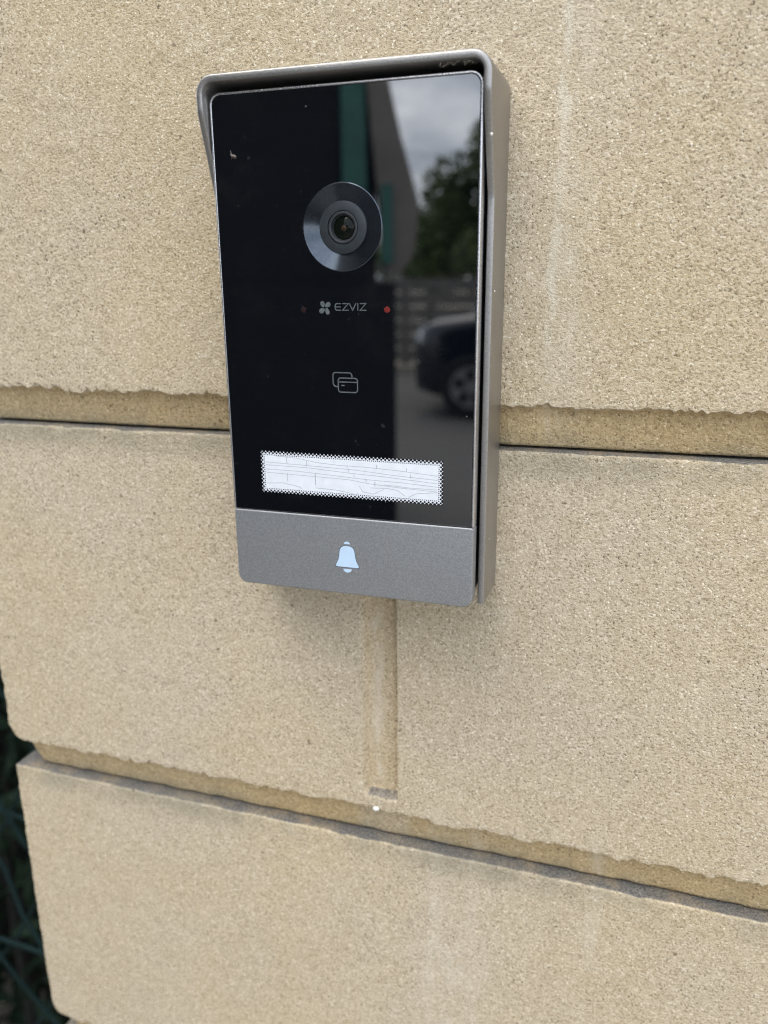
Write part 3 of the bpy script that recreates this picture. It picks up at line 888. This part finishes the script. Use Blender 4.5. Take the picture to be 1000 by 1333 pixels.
# parked car
M['paint'] = simple('dark_blue_car_paint', (0.012, 0.016, 0.024), 0.18, 0.2, 3, 0.1, Coat_Weight=0.8, Coat_Roughness=0.05)
M['cglass'] = simple('car_window_glass', (0.012, 0.014, 0.016), 0.04, 0, 3, 0.1)
M['rubber'] = simple('tyre_rubber', (0.016, 0.016, 0.016), 0.85, 0, 20)
M['alloy'] = simple('alloy_rim', (0.42, 0.42, 0.42), 0.3, 0.5, 20)
M['lamp'] = simple('headlamp_lens', (0.75, 0.78, 0.8), 0.08, 0.2, 30)
M['trim'] = simple('black_trim', (0.012, 0.012, 0.012), 0.5, 0, 30)
car = empty('parked_car', (-0.14, -9.4, 0.004))
car.scale = (1.1, 1.1, 1.1)
tag(car, 'dark parked car with bright alloy wheels mirrored in the glass', 'car')
def sect(x, hw, z0, z1, r, n=6):
    """closed cross-section of the body at x."""
    out = []
    for cx, cz, a0 in ((hw - r, z1 - r, 0), (-hw + r, z1 - r, 90), (-hw + r, z0 + r, 180), (hw - r, z0 + r, 270)):
        for i in range(n + 1):
            a = math.radians(a0 + 90 * i / n)
            out.append((x, cx + r * math.cos(a), cz + r * math.sin(a)))
    return out
def loft_x(name, secs, mat, parent):
    vs, fs = [], []; k = len(secs[0])
    for s in secs: vs += s
    for i in range(len(secs) - 1):
        for j in range(k):
            a = i * k + j; b = i * k + (j + 1) % k
            fs.append((a, b, b + k, a + k))
    fs.append(tuple(range(k))[::-1]); fs.append(tuple(range((len(secs) - 1) * k, len(secs) * k)))
    return mesh_obj(name, vs, fs, mat, parent)
loft_x('body', [sect(-2.10, 0.66, 0.32, 0.74, .1), sect(-2.05, 0.78, 0.24, 0.86, .13), sect(-1.85, 0.86, 0.2, 0.96, .15), sect(-1.4, 0.88, 0.2, 1.02, .16), sect(-0.85, 0.89, 0.2, 1.04, .16),
                sect(0.6, 0.89, 0.2, 1.04, .16), sect(1.5, 0.87, 0.2, 1.04, .16), sect(1.95, 0.84, 0.24, 1.0, .16), sect(2.12, 0.74, 0.34, 0.9, .15)], M['paint'], car)
loft_x('cabin', [sect(-1.5, 0.74, 0.9, 1.03, .05), sect(-0.95, 0.70, 0.9, 1.42, .14), sect(-0.5, 0.68, 0.9, 1.56, .15), sect(1.0, 0.67, 0.9, 1.56, .15), sect(1.75, 0.66, 0.9, 1.42, .13), sect(2.0, 0.7, 0.9, 1.03, .05)], M['paint'], car)
for s in (-1, 1):
    for xa, xb, xc, xd in ((-1.25, -0.72, 0.1, 0.1), (0.18, 0.18, 1.2, 1.55)):
        y0, y1 = s * 0.772, s * 0.70
        w_ = mesh_obj('window', [(xa, y0, 1.07), (xb, y1, 1.44), (xc, y1, 1.45), (xd, y0, 1.07), (xa, y0 - s * .05, 1.07), (xb, y1 - s * .05, 1.44), (xc, y1 - s * .05, 1.45), (xd, y0 - s * .05, 1.07)],
                      [(0, 1, 2, 3), (4, 7, 6, 5), (0, 4, 5, 1), (1, 5, 6, 2), (2, 6, 7, 3), (3, 7, 4, 0)], M['cglass'], car, False)
    lump('headlight', (-1.97, s * 0.62, 0.76), 0.15, M['lamp'], 3, (0.8, 1.3, 0.75), car)
    box('mirror', (-1.12, s * 0.93 - 0.06, 1.03), (-0.98, s * 0.93 + 0.06, 1.17), M['paint'], car)
    for wx in (-1.46, 1.33):
        wh = empty('wheel', (wx, s * 0.80, 0.315), car)
        def turn(name, prof, mat, n=32):
            vs, fs = [], []
            for r, y in prof:
                vs += [(r * math.cos(2 * math.pi * j / n), y * s, r * math.sin(2 * math.pi * j / n)) for j in range(n)]
            for i in range(len(prof) - 1):
                for j in range(n):
                    a = i * n + j; b = i * n + (j + 1) % n
                    fs.append((a, b, b + n, a + n))
            return mesh_obj(name, vs, fs, mat, wh)
        turn('tyre', [(0.21, -0.1), (0.30, -0.1), (0.315, -0.06), (0.315, 0.08), (0.30, 0.115), (0.22, 0.12), (0.21, 0.1)], M['rubber'])
        for q in range(5):
            a_ = 2 * math.pi * q / 5
            box('spoke_gap', (-0.035, 0.096 if s > 0 else -0.125, 0.075), (0.035, 0.125 if s > 0 else -0.096, 0.17), M['trim'], wh).rotation_euler = (0, a_, 0)
        turn('rim', [(0.212, 0.1), (0.205, 0.115), (0.17, 0.09), (0.07, 0.1), (0.03, 0.115), (0.001, 0.118)], M['alloy'])
mesh_obj('windscreen', [(-1.50, -0.66, 1.06), (-1.50, 0.66, 1.06), (-0.98, 0.58, 1.44), (-0.98, -0.58, 1.44), (-1.46, -0.66, 1.02), (-1.46, 0.66, 1.02), (-0.94, 0.58, 1.40), (-0.94, -0.58, 1.40)],
         [(0, 1, 2, 3), (4, 7, 6, 5), (0, 4, 5, 1), (1, 5, 6, 2), (2, 6, 7, 3), (3, 7, 4, 0)], M['cglass'], car, False)
box('grille', (-2.135, -0.4, 0.4), (-2.09, 0.4, 0.56), M['trim'], car)
